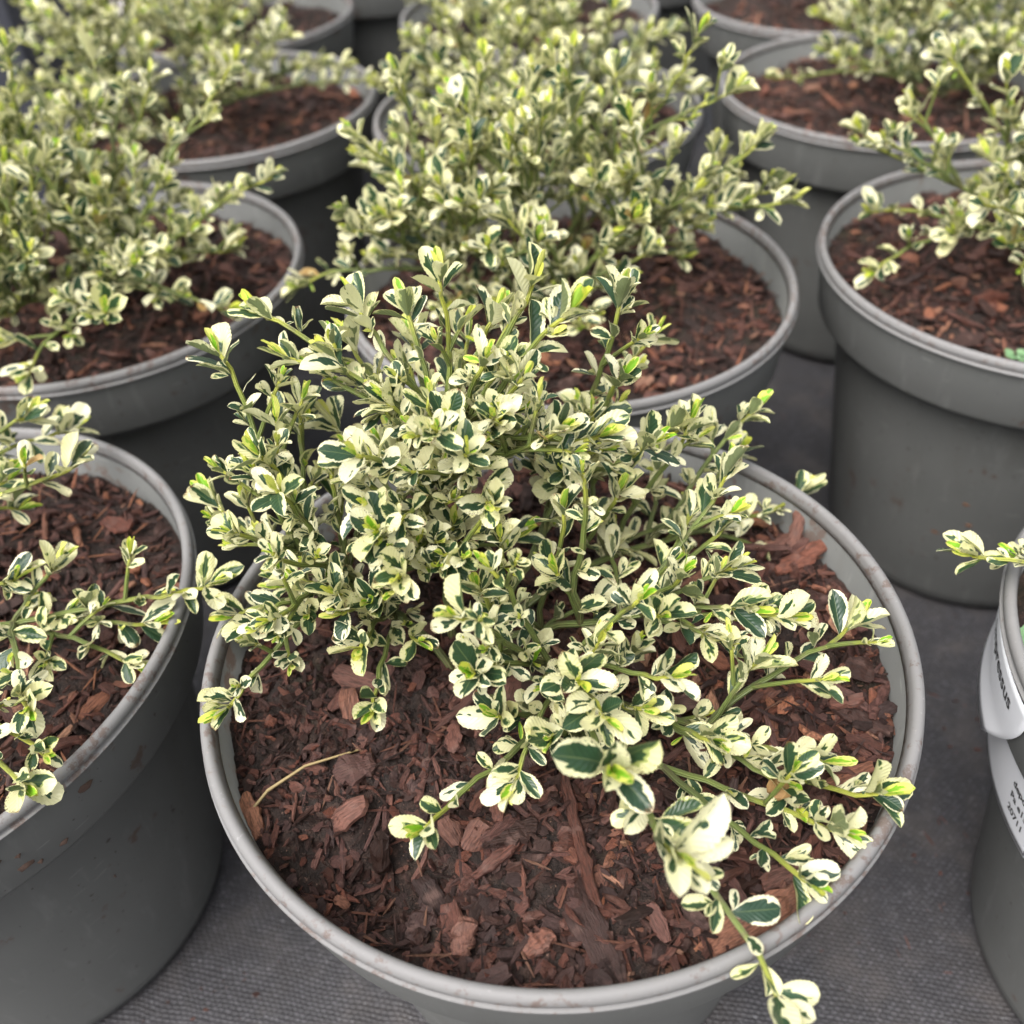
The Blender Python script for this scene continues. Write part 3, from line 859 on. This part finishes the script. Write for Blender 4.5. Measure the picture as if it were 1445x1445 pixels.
shrub('B', 'dense cream and green shrub behind the trailing shoot', (-.018, .012), 31, 76, .104, .098, [
    (985, 50, 'Y', .43, {}), (1035, 130, 'Y', .42, {}), (1070, 200, 'Y', .41, {}), (1115, 285, 'Y', .40, dict(twigs=1.4)), (1100, 265, 'Y', .42, {}),
    (425, 405, 'H', 0.6, dict(start=.6, twigs=.5)), (490, 300, 'Y', .40, {}), (500, 190, 'Y', .43, {}), (560, 110, 'Y', .44, {}), (780, 85, 'Y', .43, {}),
    (690, 350, 'Y', .34, {}), (760, 340, 'Y', .345, {}), (850, 395, 'H', 1.0, {}), (960, 365, 'H', .4, {}), (680, 90, 'Y', .45, {}), (870, 100, 'Y', .45, {})], lo=14)
shrub('C', 'loose cream and green shrub leaning out of the pot behind the mud smeared one', (-.020, -.012), 41, 72, .100, .096, [
    (10, 70, 'Y', .47, {}), (190, 375, 'Y', .385, dict(k=1.15, start=.5, twigs=.3)), (150, 440, 'Y', .34, dict(k=1.1)), (385, 250, 'Y', .45, {}), (270, 330, 'Y', .43, {}),
    (320, 440, 'H', 1.0, {}), (210, 110, 'Y', .50, {}), (330, 90, 'Y', .49, {}), (130, 75, 'Y', .51, {}), (40, 530, 'Y', .34, {}), (250, 420, 'H', 1.4, {})], lo=14)
shrub('D', 'cream and green shrub with long bare green stems above the mud smeared pot', (-.055, .0), 51, 9, .075, .07, [
    (300, 825, 'H', 1.3, dict(start=.42, arch=.02, twigs=.2)), (215, 880, 'H', -.2, dict(start=.86, arch=.04, twigs=0)), (100, 610, 'Y', .30, dict(k=1.1)), (40, 590, 'Y', .29, {}), (110, 655, 'H', 3.0, dict(start=.6)),
    (40, 1000, 'H', 1.4, dict(k=1.0, twigs=.3)), (62, 1065, 'H', 0.8, dict(k=.75, twigs=.3)), (35, 1110, 'H', 0.6, dict(k=.95, twigs=0, start=.7)), (25, 720, 'H', 1.0, {}), (20, 820, 'H', 1.5, {}), (10, 680, 'H', 2.5, {}), (80, 800, 'H', 1.6, {}), (190, 940, 'H', -.6, dict(start=.9, k=.8))], lod=0, lo=8, hi=70)
shrub('E', 'cream and green shrub spreading over the pot with orange brown specks', (.030, .010), 61, 46, .090, .10, [
    (1230, 300, 'H', 2.0, dict(twigs=.6)), (1235, 385, 'H', .4, {}), (1215, 185, 'Y', .44, {}), (1330, 75, 'Y', .46, {}), (1250, 200, 'Y', .42, {}), (1440, 380, 'H', 1.0, {}),
    (1290, 150, 'Y', .45, {}), (1420, 110, 'Y', .44, {}), (1345, 330, 'H', 2.0, {}), (1390, 290, 'Y', .37, {})], lo=14)
shrub('F', 'sparse cream and green shrub reaching over the rim of the labelled pot', (.03, .01), 71, 6, .05, .06, [
    (1372, 785, 'H', 1.2, dict(start=.7, twigs=0, dense=.6)), (1438, 790, 'H', .8, dict(k=.8))], lod=0, lo=30)
shrub('G', 'dense dark based cream and green shrub in the pot with muddy inside rim', (.035, .01), 81, 44, .092, .088, [
    (1185, 85, 'Y', .60, dict(k=1.1)), (1320, 30, 'Y', .60, {}), (1090, 110, 'H', .8, dict(k=.7, start=.7))], lo=16)
shrub('H', 'wide cream and green shrub beside the slate box', (-.045, .0), 91, 62, .125, .108, [
    (490, 95, 'H', 1.2, dict(start=.6, twigs=.4)), (520, 115, 'H', 1.0, dict(start=.6, twigs=.2)), (60, 15, 'Y', .72, {}), (120, 60, 'Y', .66, {}), (330, 30, 'Y', .66, {})], lo=12)
shrub('I', 'pale cream and green shrub crowding the hidden middle pot', (-.01, -.005), 101, 52, .11, .10, [(580, 60, 'Y', .66, {}), (620, 90, 'Y', .62, {}), (960, 120, 'Y', .61, {})], lo=12, nmax=260)
shrub('J', 'dense cream and green shrub behind the pot with muddy inside rim', (.06, -.01), 111, 60, .13, .10, lo=10, nmax=160)
shrub('K', 'small cream and green shrub before the concrete edging', (-.02, 0), 121, 26, .10, .10, nmax=120)
shrub('L', 'small cream and green shrub in the far pot behind the hidden middle one', (-.02, 0), 131, 34, .10, .10, nmax=120)

shrub('N', 'small cream and green shrub in the farthest pot', (0, 0), 141, 16, .10, .10, nmax=60)
shrub('O', 'small cream and green shrub beyond the far middle one', (0, 0), 151, 16, .10, .10, nmax=60)

# ---------------------------------------------------------------- printed labels on the right-hand pot
fx_, fy_ = PC['F']


def wrap_sheet(name, rad_fn, a0, a1, z0, z1, corner, mat, parent, na=24, nz=10, thick=0.00025):
    vs_, fs = [], []
    for side in (0, 1):
        for j in range(nz + 1):
            for i in range(na + 1):
                u, v = i / na, j / nz
                a = a0 + (a1 - a0) * u; z = z0 + (z1 - z0) * v
                a -= corner * u * (1 - v) ** 2
                rr = rad_fn(a, z) + (thick if side else 0)
                vs_.append((rr * math.cos(a), rr * math.sin(a), z))
    o1 = (na + 1) * (nz + 1)
    for j in range(nz):
        for i in range(na):
            p = j * (na + 1) + i; q = (p, p + 1, p + na + 2, p + na + 1)
            fs.append(q[::-1]); fs.append(tuple(o1 + k for k in q))
    ring = [i for i in range(na + 1)] + [j * (na + 1) + na for j in range(1, nz + 1)] + [nz * (na + 1) + i for i in range(na - 1, -1, -1)] + [j * (na + 1) for j in range(nz - 1, 0, -1)]
    for i in range(len(ring)):
        a, b = ring[i], ring[(i + 1) % len(ring)]; fs.append((a, b, o1 + b, o1 + a))
    return link(name, mesh(name, vs_, fs), mat, parent)


def wrap_text(txt, size, a_start, z_base, rad_fn, parent, bold=0.0):
    cu = bpy.data.curves.new('label_text', 'FONT'); cu.body = txt; cu.size = size; cu.offset = bold; cu.extrude = 0.0
    tmp = bpy.data.objects.new('tmp', cu); COL.objects.link(tmp)
    dg = bpy.context.evaluated_depsgraph_get()
    me = bpy.data.meshes.new_from_object(tmp.evaluated_get(dg)); bpy.data.objects.remove(tmp)
    b = bmesh.new(); b.from_mesh(me)
    bmesh.ops.triangulate(b, faces=b.faces)
    b.to_mesh(me); b.free()
    for v in me.vertices:
        a = a_start + v.co.x / 0.107; z = z_base + v.co.y
        rr = rad_fn(a, z) + 0.0005
        v.co = (rr * math.cos(a), rr * math.sin(a), z)
    me.materials.clear()
    return link('printed_text', me, M['ink'], parent)


def r_body(z): return 0.0770 + (0.0945 - 0.0770) * (z - 0.010) / 0.1335


lab1 = empty('pot_label', (fx_, fy_, 0.11)); tag(lab1, 'white label with large black lettering round the pot collar, lower edge curling', 'label')
lab2 = empty('pot_label', (fx_, fy_, 0.07)); tag(lab2, 'white label with small black print and a black border below the pot collar', 'label')
LA0, LA1 = R(140), R(222)


def rl1(a, z):
    curl = max(0.0, (0.148 - z) / 0.02)
    return 0.1049 + 0.0032 * (max(min(z, .1735), .146) - 0.1462) / 0.0273 + 0.0011 + 0.0010 * curl * curl * (0.6 + 0.4 * math.sin(a * 5))


def rl2(a, z): return 0.1015 + 0.0020 * (z - 0.1425) / 0.0275 - 0.0025 * (0.1425 - z) / 0.035


for o, z in ((lab1, .11), (lab2, .07)): o.location.z = 0
wrap_sheet('label_sheet', rl1, R(140), R(178.5), 0.134, 0.1715, R(12), M['paper'], lab1)
wrap_text('Impressus', 0.0084, R(154.5), 0.1600, rl1, lab1, 0.00010)
wrap_sheet('label_sheet', rl2, R(146), R(187), 0.1080, 0.1425, R(2), M['paper'], lab2)
for i, (tx, z) in enumerate((('depot', .1300), ('Pa e15', .1235), ('20711', .1165))):
    wrap_text(tx, 0.0046, R(176.5), z, rl2, lab2, 0.0001)
for (a0, a1, z0, z1) in ((R(147), R(184.9), .1095, .1098), (R(184.7), R(184.9), .1100, .140)):
    wrap_sheet('border_line', lambda a, z: rl2(a, z) + 0.0004, a0, a1, z0, z1, 0, M['ink'], lab2, 24, 4, 0.0001)


acc = ([], [], [], []); r_ = random.Random(77)
for i in range(150):
    px, py = r_.choice(((330, 1330), (300, 1420), (1250, 1300), (1200, 1420), (1130, 600), (1330, 1000), (1300, 1200), (1320, 900)))
    p = at(px + r_.gauss(0, 70), py + r_.gauss(0, 70), 0.0)
    if p.y > 1.4: continue
    me, L, W, T = r_.choice(CHIPS_LO); sc = 0.06 + 0.20 * r_.random() ** 2.2
    gz = 0.0025 * noise.noise(Vector((p.x * 5, p.y * 5, 1))) - 0.0025
    add_joined(acc, me, Matrix.Translation((p.x, p.y, gz + T * sc * .4)) @ Matrix.Rotation(r_.uniform(0, 6.28), 4, 'Z') @ Matrix.Diagonal((sc, sc * 1.2, sc, 1)), r_.random() * .5)
tag(link('spilled_bark_crumbs', mesh('spilled_bark_crumbs', acc[0], acc[1], False, acc[2], acc[3]), M['chip']), 'tiny bark crumbs spilled on the ground fabric between pots', 'bark crumbs', None, 'stuff')

# ---------------------------------------------------------------- weeds, background
def weed(px, py, label, z, s, seed, n=6):
    r = random.Random(seed); p = at(px, py, z); t = empty('weed_seedling', p); tag(t, label, 'weed')
    for i in range(n):
        a = i * 2.4; L = s * r.uniform(.7, 1.1); vs_, fs = [(0, 0, 0)], []
        for k in range(11):
            q = k / 10 * 2 * math.pi; rad = L * 0.42 * (1 + 0.13 * math.sin(q * 5))
            x = L * 0.75 + rad * math.cos(q); y = rad * math.sin(q)
            vs_.append((x * math.cos(a) - y * math.sin(a), x * math.sin(a) + y * math.cos(a), 0.35 * L + 0.12 * L * math.cos(q) + r.gauss(0, .02 * L)))
        c = len(vs_); vs_.append((L * .75 * math.cos(a), L * .75 * math.sin(a), 0.30 * L))
        for k in range(10): fs.append((c, 1 + k, 2 + k))
        fs.append((0, 4, 6)); fs.append((0, 6, 8))
        link('leaf', mesh('weed_leaf', vs_, fs), M['weed'], t)


weed(1462, 905, 'round leaved green weed seedling in the labelled pot', RIM - 0.012, 0.007, 1, 8)
weed(326, 905, 'small green weed seedling against the inside wall of the compost filled pot', RIM - 0.014, 0.006, 2, 4)
weed(1436, 506, 'green weed seedling by the rim of the orange specked pot', RIM - 0.013, 0.006, 3, 6)

# slate box at the back left and pale concrete edging
def box(name, lo, hi, mat, parent=None, bev=0.004):
    b = bmesh.new(); bmesh.ops.create_cube(b, size=1)
    for v in b.verts:
        v.co = Vector([lo[k] + (hi[k] - lo[k]) * (v.co[k] + .5) for k in range(3)])
    bmesh.ops.bevel(b, geom=list(b.edges), offset=bev, segments=3, affect='EDGES', profile=0.6)
    me = bpy.data.meshes.new(name); b.to_mesh(me); b.free(); me.shade_smooth()
    return link(name, me, mat, parent)


sb = empty('slate_box', (-0.513, 1.02, 0)); tag(sb, 'dark slate grey plastic box standing behind the shrubs', 'box')
box('box_side', (-.12, -.12, 0), (.120, .12, .40), M['slate'], sb)
box('box_rim', (-.125, -.125, .392), (.125, .125, .41), M['slate'], sb)
ce = empty('concrete_edging', (-0.25, 1.52, 0)); tag(ce, 'pale concrete edging block running behind the back pots', 'edging')
box('edging_block', (-.6, -.08, 0), (.10, .12, .05), M['concrete'], ce, 0.008)
